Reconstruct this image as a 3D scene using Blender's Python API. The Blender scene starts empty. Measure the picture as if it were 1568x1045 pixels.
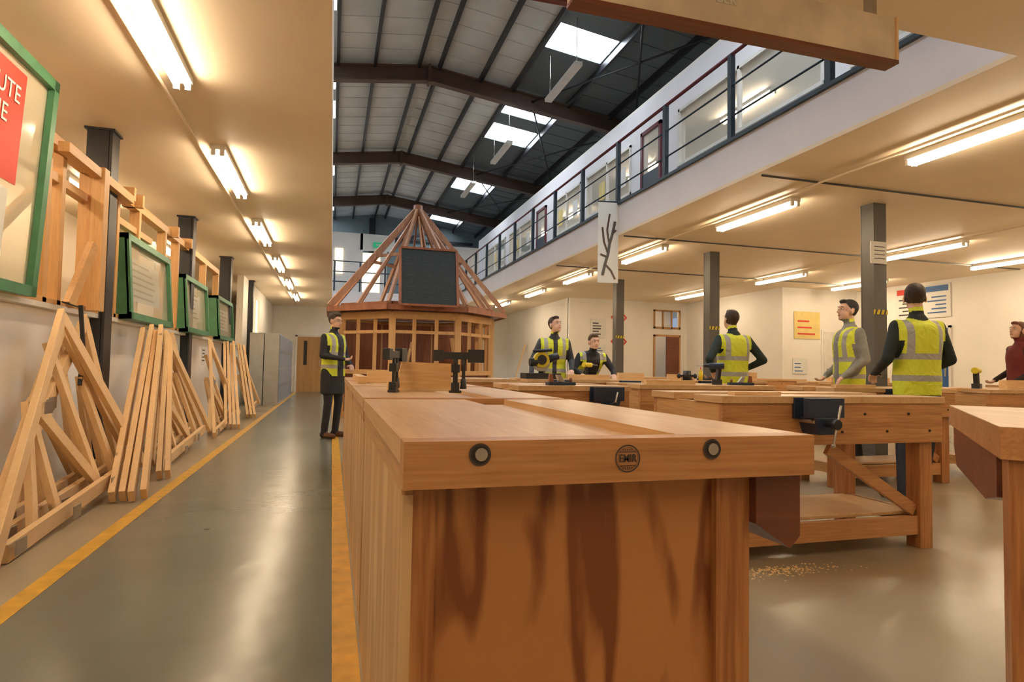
import bpy, bmesh, math, random
from mathutils import Matrix, Vector
random.seed(7)
V=Vector
S=bpy.context.scene
COL=bpy.context.collection
# ------------------------------------------------------------ camera
f=940.;CH=1.03
th=math.radians(16.31);ph=math.radians(2.485);ro=math.radians(1.0)
R=Matrix.Rotation(-th,3,'Z')@Matrix.Rotation(math.pi/2+ph,3,'X')@Matrix.Rotation(ro,3,'Z')
cd=bpy.data.cameras.new('camera');co=bpy.data.objects.new('camera',cd);COL.objects.link(co)
co.matrix_world=Matrix.Translation((0,0,CH))@R.to_4x4();S.camera=co
cd.sensor_width=36;cd.lens=f/1568*36;cd.clip_start=.05
S.view_settings.view_transform='Standard'
S.view_settings.look='None'
S.view_settings.exposure=0.0
# ------------------------------------------------------------ materials
def newmat(name):
    m=bpy.data.materials.new(name);m.use_nodes=True
    nt=m.node_tree;b=nt.nodes['Principled BSDF'];return m,nt,b
def N(nt,t,**k):
    n=nt.nodes.new(t)
    for a,v in k.items():
        if a in n.inputs: n.inputs[a].default_value=v
        else: setattr(n,a,v)
    return n
def c4(c): return (c[0],c[1],c[2],1)
def plain(name,col,rough=.6,metal=0,var=.08,scale=6,bump=0,spec=.5):
    m,nt,b=newmat(name)
    tc=N(nt,'ShaderNodeTexCoord');no=N(nt,'ShaderNodeTexNoise',Scale=scale,Detail=5.)
    nt.links.new(tc.outputs['Object'],no.inputs['Vector'])
    r=N(nt,'ShaderNodeValToRGB');r.color_ramp.elements[0].position=.3;r.color_ramp.elements[1].position=.7
    r.color_ramp.elements[0].color=c4([x*(1-var) for x in col]);r.color_ramp.elements[1].color=c4([min(1,x*(1+var)) for x in col])
    nt.links.new(no.outputs['Fac'],r.inputs['Fac']);nt.links.new(r.outputs['Color'],b.inputs['Base Color'])
    b.inputs['Roughness'].default_value=rough;b.inputs['Metallic'].default_value=metal
    b.inputs['Specular IOR Level'].default_value=spec
    if bump:
        bp=N(nt,'ShaderNodeBump',Strength=bump,Distance=.01);nt.links.new(no.outputs['Fac'],bp.inputs['Height']);nt.links.new(bp.outputs[0],b.inputs['Normal'])
    return m
def emis(name,col,s):
    m,nt,b=newmat(name);b.inputs['Base Color'].default_value=c4(col)
    b.inputs['Emission Color'].default_value=c4(col);b.inputs['Emission Strength'].default_value=s;return m
def wood(name,c1,c2,axis=2,sc=9,rough=.5,contr=(.40,.60),wave=0.,spec=.5,stretch=.07,dist=.6,fine=.18,knots=0):
    m,nt,b=newmat(name)
    tc=N(nt,'ShaderNodeTexCoord');mp=N(nt,'ShaderNodeMapping')
    s=[sc]*3;s[axis]=sc*stretch;mp.inputs['Scale'].default_value=s
    nt.links.new(tc.outputs['Object'],mp.inputs['Vector'])
    n1=N(nt,'ShaderNodeTexNoise',Scale=1.,Detail=3. if not wave else 1.5,Distortion=dist);nt.links.new(mp.outputs[0],n1.inputs['Vector'])
    n2=N(nt,'ShaderNodeTexNoise',Scale=9.,Detail=4.);nt.links.new(mp.outputs[0],n2.inputs['Vector'])
    mx=N(nt,'ShaderNodeMix');mx.data_type='FLOAT';mx.inputs[0].default_value=.5
    src=n1.outputs['Fac']
    if wave:
        mu=N(nt,'ShaderNodeMath',operation='MULTIPLY');mu.inputs[1].default_value=wave;nt.links.new(src,mu.inputs[0])
        fr=N(nt,'ShaderNodeMath',operation='PINGPONG');fr.inputs[1].default_value=1.;nt.links.new(mu.outputs[0],fr.inputs[0]);src=fr.outputs[0];mx.inputs[0].default_value=fine
    nt.links.new(src,mx.inputs[2]);nt.links.new(n2.outputs['Fac'],mx.inputs[3])
    r=N(nt,'ShaderNodeValToRGB');r.color_ramp.elements[0].position=contr[0];r.color_ramp.elements[1].position=contr[1]
    r.color_ramp.elements[0].color=c4(c1);r.color_ramp.elements[1].color=c4(c2)
    nt.links.new(mx.outputs[0],r.inputs['Fac']);out=r.outputs['Color']
    if knots:
        vo=N(nt,'ShaderNodeTexVoronoi',Scale=knots);nt.links.new(tc.outputs['Object'],vo.inputs['Vector'])
        mr=N(nt,'ShaderNodeMapRange');mr.inputs[1].default_value=.05;mr.inputs[2].default_value=.10;mr.inputs[3].default_value=.75;mr.inputs[4].default_value=0.;nt.links.new(vo.outputs['Distance'],mr.inputs[0])
        mk=N(nt,'ShaderNodeMix');mk.data_type='RGBA';nt.links.new(mr.outputs[0],mk.inputs[0]);nt.links.new(out,mk.inputs[6]);mk.inputs[7].default_value=c4([x*.35 for x in c1]);out=mk.outputs[2]
    nt.links.new(out,b.inputs['Base Color'])
    b.inputs['Roughness'].default_value=rough;b.inputs['Specular IOR Level'].default_value=spec
    bp=N(nt,'ShaderNodeBump',Strength=.15,Distance=.003);nt.links.new(n2.outputs['Fac'],bp.inputs['Height']);nt.links.new(bp.outputs[0],b.inputs['Normal'])
    return m
M={}
M['cream']=plain('cream_paint',(.85,.72,.54),.55,var=.03,scale=1.5)
M['white']=plain('white_paint',(.87,.84,.78),.6,var=.03,scale=2)
M['fascia']=plain('fascia_paint',(.82,.80,.83),.55,var=.03,scale=2)
M['black']=plain('black_steel',(.018,.018,.022),.45)
M['grey_steel']=plain('grey_steel',(.09,.085,.075),.5)
M['brown_steel']=plain('brown_steel',(.11,.062,.042),.55)
M['maroon']=plain('maroon_rail',(.13,.02,.03),.4)
M['navy']=plain('navy_rail',(.02,.04,.06),.4)
M['roofl']=plain('roof_liner',(.58,.58,.56),.7,var=.12,scale=1.2)
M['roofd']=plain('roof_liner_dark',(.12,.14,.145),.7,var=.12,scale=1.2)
M['gable']=plain('gable_cladding',(.17,.22,.24),.7)
M['yellow']=plain('yellow_line',(.62,.34,.03),.4,var=.2,scale=12)
P1=(.70,.43,.19);P2=(.84,.59,.32)
pk=dict(stretch=.3,contr=(.25,.75),sc=6)
M['pine_x']=wood('pine_x',P1,P2,0,knots=3,stretch=.08)
M['pine_y']=wood('pine_y',P1,P2,1,knots=3,**pk)
M['pine_z']=wood('pine_z',P1,P2,2,knots=3,**pk)
M['stud_y']=wood('stud_y',(.52,.28,.10),(.72,.44,.19),1,contr=(.3,.7))
M['stud_z']=wood('stud_z',(.52,.28,.10),(.72,.44,.19),2,contr=(.3,.7))
M['top']=wood('bench_top_beech',(.54,.31,.13),(.70,.46,.24),1,sc=10,rough=.33,stretch=.05,contr=(.36,.64))
M['apron_x']=wood('bench_apron',(.37,.16,.055),(.57,.29,.115),0,sc=11,rough=.38,stretch=.05,contr=(.36,.62))
M['apron_k']=wood('bench_apron_knotty',(.37,.16,.055),(.57,.29,.115),0,sc=11,rough=.38,stretch=.05,knots=5)
M['apron_y']=wood('bench_apron_side',(.42,.21,.08),(.62,.36,.15),1,sc=11,rough=.38,stretch=.05)
M['leg']=wood('bench_leg',(.30,.11,.038),(.50,.23,.08),2,sc=11,rough=.4,stretch=.05)
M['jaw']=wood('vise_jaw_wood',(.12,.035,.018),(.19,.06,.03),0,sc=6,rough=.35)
M['ply']=wood('plywood_face',(.20,.058,.018),(.47,.205,.07),2,sc=10,rough=.40,contr=(.20,.50),wave=5.0,stretch=.20,dist=.5,fine=.18)
M['ply_side']=wood('plywood_side',(.56,.34,.16),(.74,.52,.29),2,sc=7,rough=.5,contr=(.2,.7),wave=4.,stretch=.13)
M['redwood']=wood('stained_panel',(.22,.07,.03),(.34,.12,.05),2,sc=5)
M['cedar']=wood('cedar_rafter',(.40,.19,.10),(.56,.30,.17),2,sc=5)
M['steel']=plain('bare_steel',(.45,.42,.38),.3,metal=.9)
M['dark']=plain('dark_void',(.02,.014,.01),.6)
M['vise']=plain('vise_blue',(.018,.03,.06),.35)
M['clamp']=plain('clamp_black',(.02,.022,.025),.35)
M['green']=plain('green_paint',(.06,.21,.105),.45,var=.15,scale=9)
M['board']=plain('chalkboard',(.012,.018,.017),.55,var=.5,scale=30)
M['paper']=plain('paper_white',(.78,.78,.73),.7,var=.02)
M['red']=plain('poster_red',(.6,.05,.03),.5,var=.05)
M['blue']=plain('poster_blue',(.02,.10,.30),.5)
M['ink']=plain('ink',(.05,.04,.04),.6)
M['posty']=plain('poster_yellow',(.75,.60,.22),.6)
M['locker']=plain('locker_body',(.45,.45,.41),.4)
M['lockerd']=plain('locker_doors',(.25,.29,.36),.35)
M['door']=wood('door_veneer',(.38,.20,.07),(.48,.27,.10),2,rough=.4)
M['frame_white']=plain('frame_white',(.75,.72,.66),.4)
M['tape']=plain('hazard_yellow',(.7,.55,.02),.5)
M['exit']=emis('exit_sign_green',(.02,.35,.15),.6)
M['housing']=plain('fitting_housing',(.8,.78,.72),.4)
M['tube']=emis('fluorescent_tube',(1,.805,.57),54)
M['skyl']=emis('skylight_panel',(.84,.92,1),15)
M['warmwin']=emis('far_window_glow',(1,.82,.56),1.4)
M['plastic']=plain('plastic_wrap',(.70,.60,.46),.25,var=.2,scale=3)
M['sawdust']=plain('sawdust',(.75,.52,.25),.9,var=.2,scale=60)
g,nt,b=newmat('glass');b.inputs['Base Color'].default_value=(.9,.95,.9,1);b.inputs['Roughness'].default_value=.05;b.inputs['Alpha'].default_value=.22;M['glass']=g
g,nt,b=newmat('glass_dusty');b.inputs['Base Color'].default_value=(.75,.70,.55,1);b.inputs['Roughness'].default_value=.12;b.inputs['Alpha'].default_value=.40;M['glassd']=g
# floor
m,nt,b=newmat('painted_concrete_floor');M['floor']=m
tc=N(nt,'ShaderNodeTexCoord');sx=N(nt,'ShaderNodeSeparateXYZ');nt.links.new(tc.outputs['Object'],sx.inputs[0])
gt=N(nt,'ShaderNodeMath',operation='GREATER_THAN');gt.inputs[1].default_value=-1.21;lt=N(nt,'ShaderNodeMath',operation='LESS_THAN');lt.inputs[1].default_value=.08
nt.links.new(sx.outputs['X'],gt.inputs[0]);nt.links.new(sx.outputs['X'],lt.inputs[0])
mu=N(nt,'ShaderNodeMath',operation='MULTIPLY');nt.links.new(gt.outputs[0],mu.inputs[0]);nt.links.new(lt.outputs[0],mu.inputs[1])
n1=N(nt,'ShaderNodeTexNoise',Scale=.9,Detail=5.,Roughness=.5);nt.links.new(tc.outputs['Object'],n1.inputs['Vector'])
n2=N(nt,'ShaderNodeTexNoise',Scale=26.,Detail=4.);nt.links.new(tc.outputs['Object'],n2.inputs['Vector'])
n3=N(nt,'ShaderNodeTexNoise',Scale=4.5,Detail=2.);nt.links.new(tc.outputs['Object'],n3.inputs['Vector'])
ra=N(nt,'ShaderNodeValToRGB');ra.color_ramp.elements[0].position=.25;ra.color_ramp.elements[1].position=.75
ra.color_ramp.elements[0].color=(.115,.125,.105,1);ra.color_ramp.elements[1].color=(.15,.158,.13,1)
rb=N(nt,'ShaderNodeValToRGB');rb.color_ramp.elements[0].position=.25;rb.color_ramp.elements[1].position=.75
rb.color_ramp.elements[0].color=(.31,.25,.16,1);rb.color_ramp.elements[1].color=(.39,.32,.215,1)
nt.links.new(n1.outputs['Fac'],ra.inputs['Fac']);nt.links.new(n1.outputs['Fac'],rb.inputs['Fac'])
mx=N(nt,'ShaderNodeMix');mx.data_type='RGBA';nt.links.new(mu.outputs[0],mx.inputs[0]);nt.links.new(rb.outputs['Color'],mx.inputs[6]);nt.links.new(ra.outputs['Color'],mx.inputs[7])
vo=N(nt,'ShaderNodeTexVoronoi',Scale=2.2);nt.links.new(tc.outputs['Object'],vo.inputs['Vector'])
ms=N(nt,'ShaderNodeMapRange');ms.inputs[1].default_value=.015;ms.inputs[2].default_value=.05;ms.inputs[3].default_value=.8;ms.inputs[4].default_value=0;nt.links.new(vo.outputs['Distance'],ms.inputs[0])
mk=N(nt,'ShaderNodeMix');mk.data_type='RGBA';nt.links.new(ms.outputs[0],mk.inputs[0]);nt.links.new(mx.outputs[2],mk.inputs[6]);mk.inputs[7].default_value=(.05,.04,.03,1)
nt.links.new(mk.outputs[2],b.inputs['Base Color'])
mr=N(nt,'ShaderNodeMapRange');mr.inputs[3].default_value=.18;mr.inputs[4].default_value=.30;nt.links.new(n1.outputs['Fac'],mr.inputs[0]);nt.links.new(mr.outputs[0],b.inputs['Roughness'])
bp=N(nt,'ShaderNodeBump',Strength=.12,Distance=.02);nt.links.new(n3.outputs['Fac'],bp.inputs['Height'])
bp2=N(nt,'ShaderNodeBump',Strength=.08,Distance=.003);nt.links.new(n2.outputs['Fac'],bp2.inputs['Height']);nt.links.new(bp.outputs[0],bp2.inputs['Normal']);nt.links.new(bp2.outputs[0],b.inputs['Normal'])
# ------------------------------------------------------------ mesh builder
class MB:
    def __init__(s): s.bm=bmesh.new();s.mats=[]
    def mi(s,k):
        if k not in s.mats: s.mats.append(k)
        return s.mats.index(k)
    def hexa(s,pts,k):
        vs=[s.bm.verts.new(p) for p in pts];i=s.mi(k)
        for q in ((0,3,2,1),(4,5,6,7),(0,1,5,4),(1,2,6,5),(2,3,7,6),(3,0,4,7)):
            fc=s.bm.faces.new([vs[j] for j in q]);fc.material_index=i
    def box(s,a,b,k,M4=None):
        x0,x1=sorted((a[0],b[0]));y0,y1=sorted((a[1],b[1]));z0,z1=sorted((a[2],b[2]))
        p=[V(t) for t in ((x0,y0,z0),(x1,y0,z0),(x1,y1,z0),(x0,y1,z0),(x0,y0,z1),(x1,y0,z1),(x1,y1,z1),(x0,y1,z1))]
        if M4: p=[M4@t for t in p]
        s.hexa(p,k)
    def beam(s,p,q,w,h,k,up=(0,0,1)):
        p=V(p);q=V(q);d=(q-p).normalized();u=V(up)
        if abs(d.dot(u))>.98: u=V((0,1,0)) if abs(d.y)<.9 else V((1,0,0))
        r=d.cross(u).normalized()*w/2;t=r.cross(d).normalized()*h/2
        s.hexa([p-r-t,p+r-t,q+r-t,q-r-t,p-r+t,p+r+t,q+r+t,q-r+t],k)
    def cyl(s,p,q,r1,r2,k,n=12,caps=True):
        p=V(p);q=V(q);d=(q-p).normalized();u=V((0,0,1)) if abs(d.z)<.95 else V((1,0,0))
        a=d.cross(u).normalized();b_=d.cross(a);i=s.mi(k)
        A=[s.bm.verts.new(p+(a*math.cos(t)+b_*math.sin(t))*r1) for t in [2*math.pi*j/n for j in range(n)]]
        B=[s.bm.verts.new(q+(a*math.cos(t)+b_*math.sin(t))*r2) for t in [2*math.pi*j/n for j in range(n)]]
        for j in range(n):
            fc=s.bm.faces.new([A[j],A[(j+1)%n],B[(j+1)%n],B[j]]);fc.material_index=i;fc.smooth=True
        if caps:
            for L in (A[::-1],B):
                fc=s.bm.faces.new(L);fc.material_index=i
    def ell(s,c,r,k,M3=None,seg=14,rings=10):
        i=s.mi(k);mt=Matrix.Translation(V(c))@((M3.to_4x4() if M3 else Matrix.Identity(4))@Matrix.Diagonal((r[0],r[1],r[2],1)))
        res=bmesh.ops.create_uvsphere(s.bm,u_segments=seg,v_segments=rings,radius=1,matrix=mt)
        for v in res['verts']:
            for fc in v.link_faces: fc.material_index=i;fc.smooth=True
    def prism(s,pts,off,k):
        A=[s.bm.verts.new(V(p)) for p in pts];B=[s.bm.verts.new(V(p)+V(off)) for p in pts];i=s.mi(k);n=len(pts)
        for j in range(n): s.bm.faces.new([A[j],A[(j+1)%n],B[(j+1)%n],B[j]]).material_index=i
        s.bm.faces.new(A[::-1]).material_index=i;s.bm.faces.new(B).material_index=i
    def ring(s,c,ax,r0,r1,k,n=32):
        c=V(c);ax=V(ax).normalized();u=V((0,0,1)) if abs(ax.z)<.9 else V((1,0,0));a=ax.cross(u).normalized();b_=ax.cross(a);i=s.mi(k)
        A=[];B=[]
        for j in range(n):
            t=2*math.pi*j/n;d=a*math.cos(t)+b_*math.sin(t);A.append(s.bm.verts.new(c+d*r0));B.append(s.bm.verts.new(c+d*r1))
        for j in range(n): s.bm.faces.new([A[j],A[(j+1)%n],B[(j+1)%n],B[j]]).material_index=i
    def text(s,body,size,mat4,k,ext=.0006,bold=0):
        cu=bpy.data.curves.new('t','FONT');cu.body=body;cu.size=size;cu.align_x='CENTER';cu.align_y='CENTER';cu.extrude=ext;cu.offset=bold
        o=bpy.data.objects.new('t',cu);COL.objects.link(o);bpy.context.view_layer.update()
        me=bpy.data.meshes.new_from_object(o.evaluated_get(bpy.context.evaluated_depsgraph_get()));bpy.data.objects.remove(o)
        f0=len(s.bm.faces);me.transform(mat4);s.bm.from_mesh(me);s.bm.faces.ensure_lookup_table();i=s.mi(k)
        for fc in s.bm.faces[f0:]: fc.material_index=i
    def xf(s,mt): s.bm.transform(mt)
    def done(s,name,bevel=0,recalc=True):
        bm=s.bm
        if recalc: bmesh.ops.recalc_face_normals(bm,faces=bm.faces)
        xs=[v.co for v in bm.verts];lo=V((min(v.x for v in xs),min(v.y for v in xs),min(v.z for v in xs)));hi=V((max(v.x for v in xs),max(v.y for v in xs),max(v.z for v in xs)))
        c=V(((lo.x+hi.x)/2,(lo.y+hi.y)/2,lo.z))
        if name!='floor': bmesh.ops.translate(bm,vec=-c,verts=bm.verts)
        else: c=V((0,0,0))
        me=bpy.data.meshes.new(name);bm.to_mesh(me);bm.free()
        for k in s.mats: me.materials.append(M[k] if isinstance(k,str) else k)
        o=bpy.data.objects.new(name,me);o.location=c;COL.objects.link(o)
        if bevel:
            bv=o.modifiers.new('bevel','BEVEL');bv.width=bevel;bv.segments=2;bv.limit_method='ANGLE';bv.angle_limit=math.radians(40)
        return o
# ------------------------------------------------------------ room shell
b=MB();b.box((-3.8,-5,-.1),(13.5,26,0),'floor');b.done('floor')
b=MB();b.box((.03,.3,0),(.12,24,.002),'yellow');b.done('floor_line')
b=MB();b.box((-1.29,.3,0),(-1.20,24,.002),'yellow');b.done('floor_line')
def wall(name,axis,pos,t,u0,u1,z0,z1,ops,k):
    b=MB();cuts=sorted(ops);u=u0
    def bx(ua,ub,za,zb):
        if ub-ua<1e-4 or zb-za<1e-4: return
        if axis=='x': b.box((pos,ua,za),(pos+t,ub,zb),k)
        else: b.box((ua,pos,za),(ub,pos+t,zb),k)
    for (a,c,za,zb) in cuts:
        bx(u,a,z0,z1);bx(a,c,z0,za);bx(a,c,zb,z1);u=c
    bx(u,u1,z0,z1);return b.done(name)
wall('wall_left_partition','x',-2.15,-.2,-5,16.3,0,1.42,[],'white')
b=MB();b.box((-2.40,-5,1.42),(-2.08,16.3,1.46),'frame_white');b.done('trim_ledge')
wall('wall_left','x',-3.8,-.2,-5,24.5,0,3.2,[],'cream')
wall('wall_back_left','y',24.2,.2,-3.8,6.9,0,3.2,[],'white')
wall('wall_side','x',6.9,.15,17.5,24.2,0,3.2,[],'white')
b=MB()
for a,c in (((6.9,17.4,0),(9.75,17.55,3.2)),((9.75,17.4,2.15),(10.7,17.55,2.35)),((9.75,17.4,2.95),(10.7,17.55,3.2)),((10.7,17.4,0),(11.0,17.55,3.2))): b.box(a,c,'white')
b.done('wall_back')
wall('wall_return','x',10.95,.15,13.0,17.4,0,3.2,[],'white')
wall('wall_back_right','y',13.0,.15,11.1,13.4,0,3.2,[],'white')
wall('wall_right','x',13.3,.2,-5,13.0,0,3.2,[],'white')
wall('wall_front','y',-5,-.2,-4,13.5,0,7.5,[],'white')
b=MB();b.box((9.2,19.5,0),(11.6,19.6,3.2),'cream');b.done('wall_storeroom')
b=MB()
b.box((9.75,17.34,0),(9.80,17.395,2.15),'door');b.box((10.65,17.34,0),(10.70,17.395,2.15),'door');b.box((9.75,17.34,2.1),(10.7,17.395,2.16),'door')
b.box((10.2,17.35,0),(10.65,17.39,2.1),'jaw');b.done('door_storeroom')
b=MB();b.box((9.75,17.35,2.35),(10.7,17.39,2.41),'door');b.box((9.75,17.35,2.9),(10.7,17.39,2.95),'door')
for x in (9.75,10.05,10.36,10.65): b.box((x,17.35,2.35),(x+.05,17.39,2.95),'door')
b.done('window_transom')
b=MB();b.box((-1.25,24.14,0),(-.35,24.195,2.05),'door');b.box((-1.02,24.12,1.0),(-.9,24.14,1.9),'dark')
for (a,c) in (((-1.32,24.13,0),(-1.25,24.195,2.1)),((-.35,24.13,0),(-.28,24.195,2.1)),((-1.32,24.13,2.05),(-.28,24.195,2.12))): b.box(a,c,'frame_white')
b.box((-.45,24.11,.95),(-.42,24.14,1.2),'steel');b.done('door_corridor')
# soffits
b=MB();b.box((-4,-5,3.2),(-.06,24.2,3.24),'cream');b.box((-.12,-5,3.24),(-.06,24.2,3.7),'white');b.done('ceiling_left')
b=MB();b.box((4.4,2.95,3.2),(13.5,24.2,3.24),'cream');b.done('ceiling_right')
b=MB();b.box((-.06,-5,3.2),(13.5,2.95,3.24),'cream');b.done('ceiling_front')
b=MB();b.box((4.4,2.95,3.24),(4.52,24.2,3.72),'fascia');b.box((4.36,2.95,3.70),(4.6,24.2,3.74),'navy');b.done('trim_fascia')
b=MB();b.box((-.06,2.83,3.24),(4.4,2.95,3.72),'fascia');b.done('trim_fascia_front')
b=MB();b.box((4.52,-5,3.66),(9.4,24.2,3.70),'roofd');b.done('floor_gallery')
b=MB()
for z,k,r in ((4.8,'maroon',.024),(4.42,'navy',.012),(4.05,'navy',.012)): b.cyl((4.46,2.9,z),(4.46,24,z),r,r,k,8)
y=3.15
while y<24:
    b.box((4.43,y-.035,3.72),(4.49,y+.035,4.8),'navy');y+=1.5
b.done('gallery_railing')
ops=[(3.2,5.5,4.5,5.5),(5.9,9.15,4.5,5.5),(9.7,10.45,3.72,5.55),(10.9,13.1,4.5,5.5),(13.45,15.3,4.5,5.5),(15.9,16.7,3.72,5.55),(17.2,19.6,4.5,5.5),(20.1,23.0,4.5,5.5)]
wall('wall_gallery','x',5.6,.12,-5,24.2,3.72,6.1,ops,'fascia')
b=MB();b.box((5.6,-5,6.1),(9.4,24.2,6.15),'white');b.done('ceiling_gallery')
wall('wall_gallery_rear','x',9.3,.1,-5,24.2,3.7,6.1,[],'cream')
for i,o in enumerate(ops):
    b=MB();a,c,z0,z1=o
    if z0>4:
        for (p,q) in (((5.57,a,z0),(5.63,a+.05,z1)),((5.57,c-.05,z0),(5.63,c,z1)),((5.55,a,z0),(5.65,c,z0+.05)),((5.57,a,z1-.05),(5.63,c,z1)),((5.57,(a+c)/2-.025,z0),(5.63,(a+c)/2+.025,z1))): b.box(p,q,'frame_white')
        b.box((5.615,a,z0),(5.62,c,z1),'glass')
        for k in range(2):
            yy=a+.25+k*1.0
            if yy+.3<c and i!=1: b.box((5.60,yy,z0+.25),(5.605,yy+.3,z0+.65),('paper','posty')[k])
        b.done('window_%d'%(i+1))
    else:
        b.box((5.55,a,z0+.01),(5.598,a+.07,z1),'maroon');b.box((5.55,c-.07,z0+.01),(5.598,c,z1),'maroon');b.box((5.55,a,z1-.07),(5.598,c,z1),'maroon')
        b.box((5.56,a+.07,z0+.01),(5.595,c-.07,z0+1.0),'navy');b.box((5.57,a+.07,z0+1.0),(5.58,c-.07,z1-.07),'glass');b.done('door_%d'%(i+1))
b=MB();b.box((-.06,23.0,3.2),(4.4,24.1,3.7),'fascia');b.done('trim_gallery_end')
b=MB()
b.box((-4,24.9,3.7),(.95,25.0,6.25),'white');b.box((.95,24.9,5.6),(2.3,25.0,6.25),'white');b.box((.95,24.9,3.7),(1.05,25.0,6.25),'white')
b.box((1.75,24.9,3.7),(2.0,25,5.6),'white');b.box((3.7,24.9,3.7),(9.4,25,6.0),'white');b.done('wall_gallery_end')
b=MB();b.box((-.0,24.85,4.6),(.3,24.9,5.6),'warmwin');b.box((1.06,24.95,3.7),(1.74,24.99,5.5),'warmwin');b.done('window_far')
b=MB();b.box((1.45,24.8,5.72),(1.95,24.85,5.92),'exit');b.box((1.55,24.79,5.79),(1.85,24.80,5.85),'paper');b.done('exit_sign')
b=MB()
for z in (4.8,4.42,4.05): b.cyl((-.06,23.05,z),(4.4,23.05,z),.02,.02,'navy',8)
x=0
while x<4.4: b.box((x-.03,23.02,3.7),(x+.03,23.08,4.8),'navy');x+=.9
b.done('gallery_end_railing')
# ------------------------------------------------------------ roof
RX,RZ,SL=1.85,7.66,.135
def rz(x): return RZ-SL*abs(x-RX)
sk=[(4.6,6.8),(10.35,11.25),(13.8,14.55),(15.2,16.3),(20.1,21.3),(25.2,26.2)]  # first bay is an out-of-view skylight, added for extra light
def slope_sheet(name,side):
    b=MB();xs=[0,1.95,3.2,11.65]
    ys=[-5]+[t for p in sk for t in p]+[27.5]
    for i in range(3):
        for j in range(len(ys)-1):
            if i==1 and j%2==1: k='skyl'
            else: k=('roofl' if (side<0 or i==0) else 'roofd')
            xa=RX+side*xs[i];xb=RX+side*xs[i+1];za=rz(xa);zb=rz(xb);dz=.0 if k!='skyl' else .03
            b.hexa([V((xa,ys[j],za+dz)),V((xb,ys[j],zb+dz)),V((xb,ys[j+1],zb+dz)),V((xa,ys[j+1],za+dz)),V((xa,ys[j],za+.05+dz)),V((xb,ys[j],zb+.05+dz)),V((xb,ys[j+1],zb+.05+dz)),V((xa,ys[j+1],za+.05+dz))],k)
    y=3.
    while y<27:
        for (i0,i1) in ((0,1),(2,3)):
            xa=RX+side*xs[i0];xb=RX+side*min(xs[i1],6.5);k=('roofl' if (side<0 or i0==0) else 'roofd')
            b.beam((xa,y,rz(xa)-.006),(xb,y,rz(xb)-.006),.03,.012,k)
        y+=.6
    b.done(name)
slope_sheet('ceiling_roof_west',-1);slope_sheet('ceiling_roof_east',1)
b=MB()
for d in (.22,1.15,1.9,3.25,4.3,5.6,7.2):
    for s_ in (-1,1):
        x=RX+s_*d;b.box((x-.03,-5,rz(x)-.15),(x+.03,27.4,rz(x)-.01),'black')
b.done('roof_purlins')
for y in (2.2,7.7,13.1,18.7,23.7):
    b=MB()
    for s_ in (-1,1):
        xe=RX+s_*11
        for dz,w,h in ((-.12,.17,.03),(-.28,.02,.32),(-.44,.17,.03)):
            b.beam((RX,y,RZ+dz),(xe,y,rz(xe)+dz),w,h,'brown_steel')
    b.box((RX-.03,y-.12,RZ-.50),(RX+.03,y+.12,RZ-.10),'brown_steel')
    b.done('roof_beam')
b=MB()
for (ya,yb) in ((7.7,13.1),(13.1,18.7),(18.7,23.7)):
    for (xa,xb) in ((4.2,6.8),):
        b.cyl((xa,ya,rz(xa)-.25),(xb,yb,rz(xb)-.25),.02,.02,'black',6);b.cyl((xb,ya,rz(xb)-.25),(xa,yb,rz(xa)-.25),.02,.02,'black',6)
b.done('roof_bracing')
b=MB();b.box((-9.8,27.3,3.2),(13.5,27.45,7.7),'gable')
b.box((1.4,27.0,3.7),(1.65,27.3,7.4),'black');b.beam((-1.5,27.2,7.2),(1.5,27.2,6.1),.1,.1,'black');b.beam((4.5,27.2,7.2),(1.5,27.2,6.1),.1,.1,'black');b.beam((-2,27.2,6.6),(6,27.2,6.6),.12,.12,'black');b.done('wall_gable')
wall('wall_roof_east','x',13.5,.1,-5,27.4,3.2,7.6,[],'gable');wall('wall_roof_west','x',-9.8,-.1,-5,27.4,3.2,7.6,[],'gable')
# ------------------------------------------------------------ columns
for y in (-.6,2.95,6.5,10.03,13.6,17.3):
    b=MB();b.box((-2.24,y,0),(-2.06,y+.2,3.2),'black');b.box((-2.055,y,0),(-2.03,y+.2,3.2),'black');b.box((-2.26,y-.02,3.18),(-2.01,y+.22,3.2),'black')
    b.done('steel_column')
for i,y in enumerate((6.2,9.7,13.5)):
    x=6.62
    b=MB();b.box((x-.1,y-.1,0),(x+.1,y-.085,3.2),'grey_steel');b.box((x-.1,y+.085,0),(x+.1,y+.1,3.2),'grey_steel');b.box((x-.097,y-.09,0),(x+.02,y+.09,3.2),'grey_steel')
    b.box((x-.14,y-.14,0),(x+.14,y+.14,.02),'grey_steel')
    b.box((x-.105,y-.11,1.78),(x+.105,y-.1,1.84),'tape')
    for j in range(3): b.prism([(x-.1+j*.07,y-.112,1.78),(x-.075+j*.07,y-.112,1.78),(x-.055+j*.07,y-.112,1.84),(x-.08+j*.07,y-.112,1.84)],(0,-.001,0),'ink')
    if i==0:
        b.box((x-.17,y-.125,2.42),(x+.08,y-.115,2.70),'paper')
        for k in range(4): b.box((x-.12,y-.127,2.48+k*.05),(x+.05,y-.126,2.49+k*.05),'ink')
    b.done('steel_column')
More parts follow.
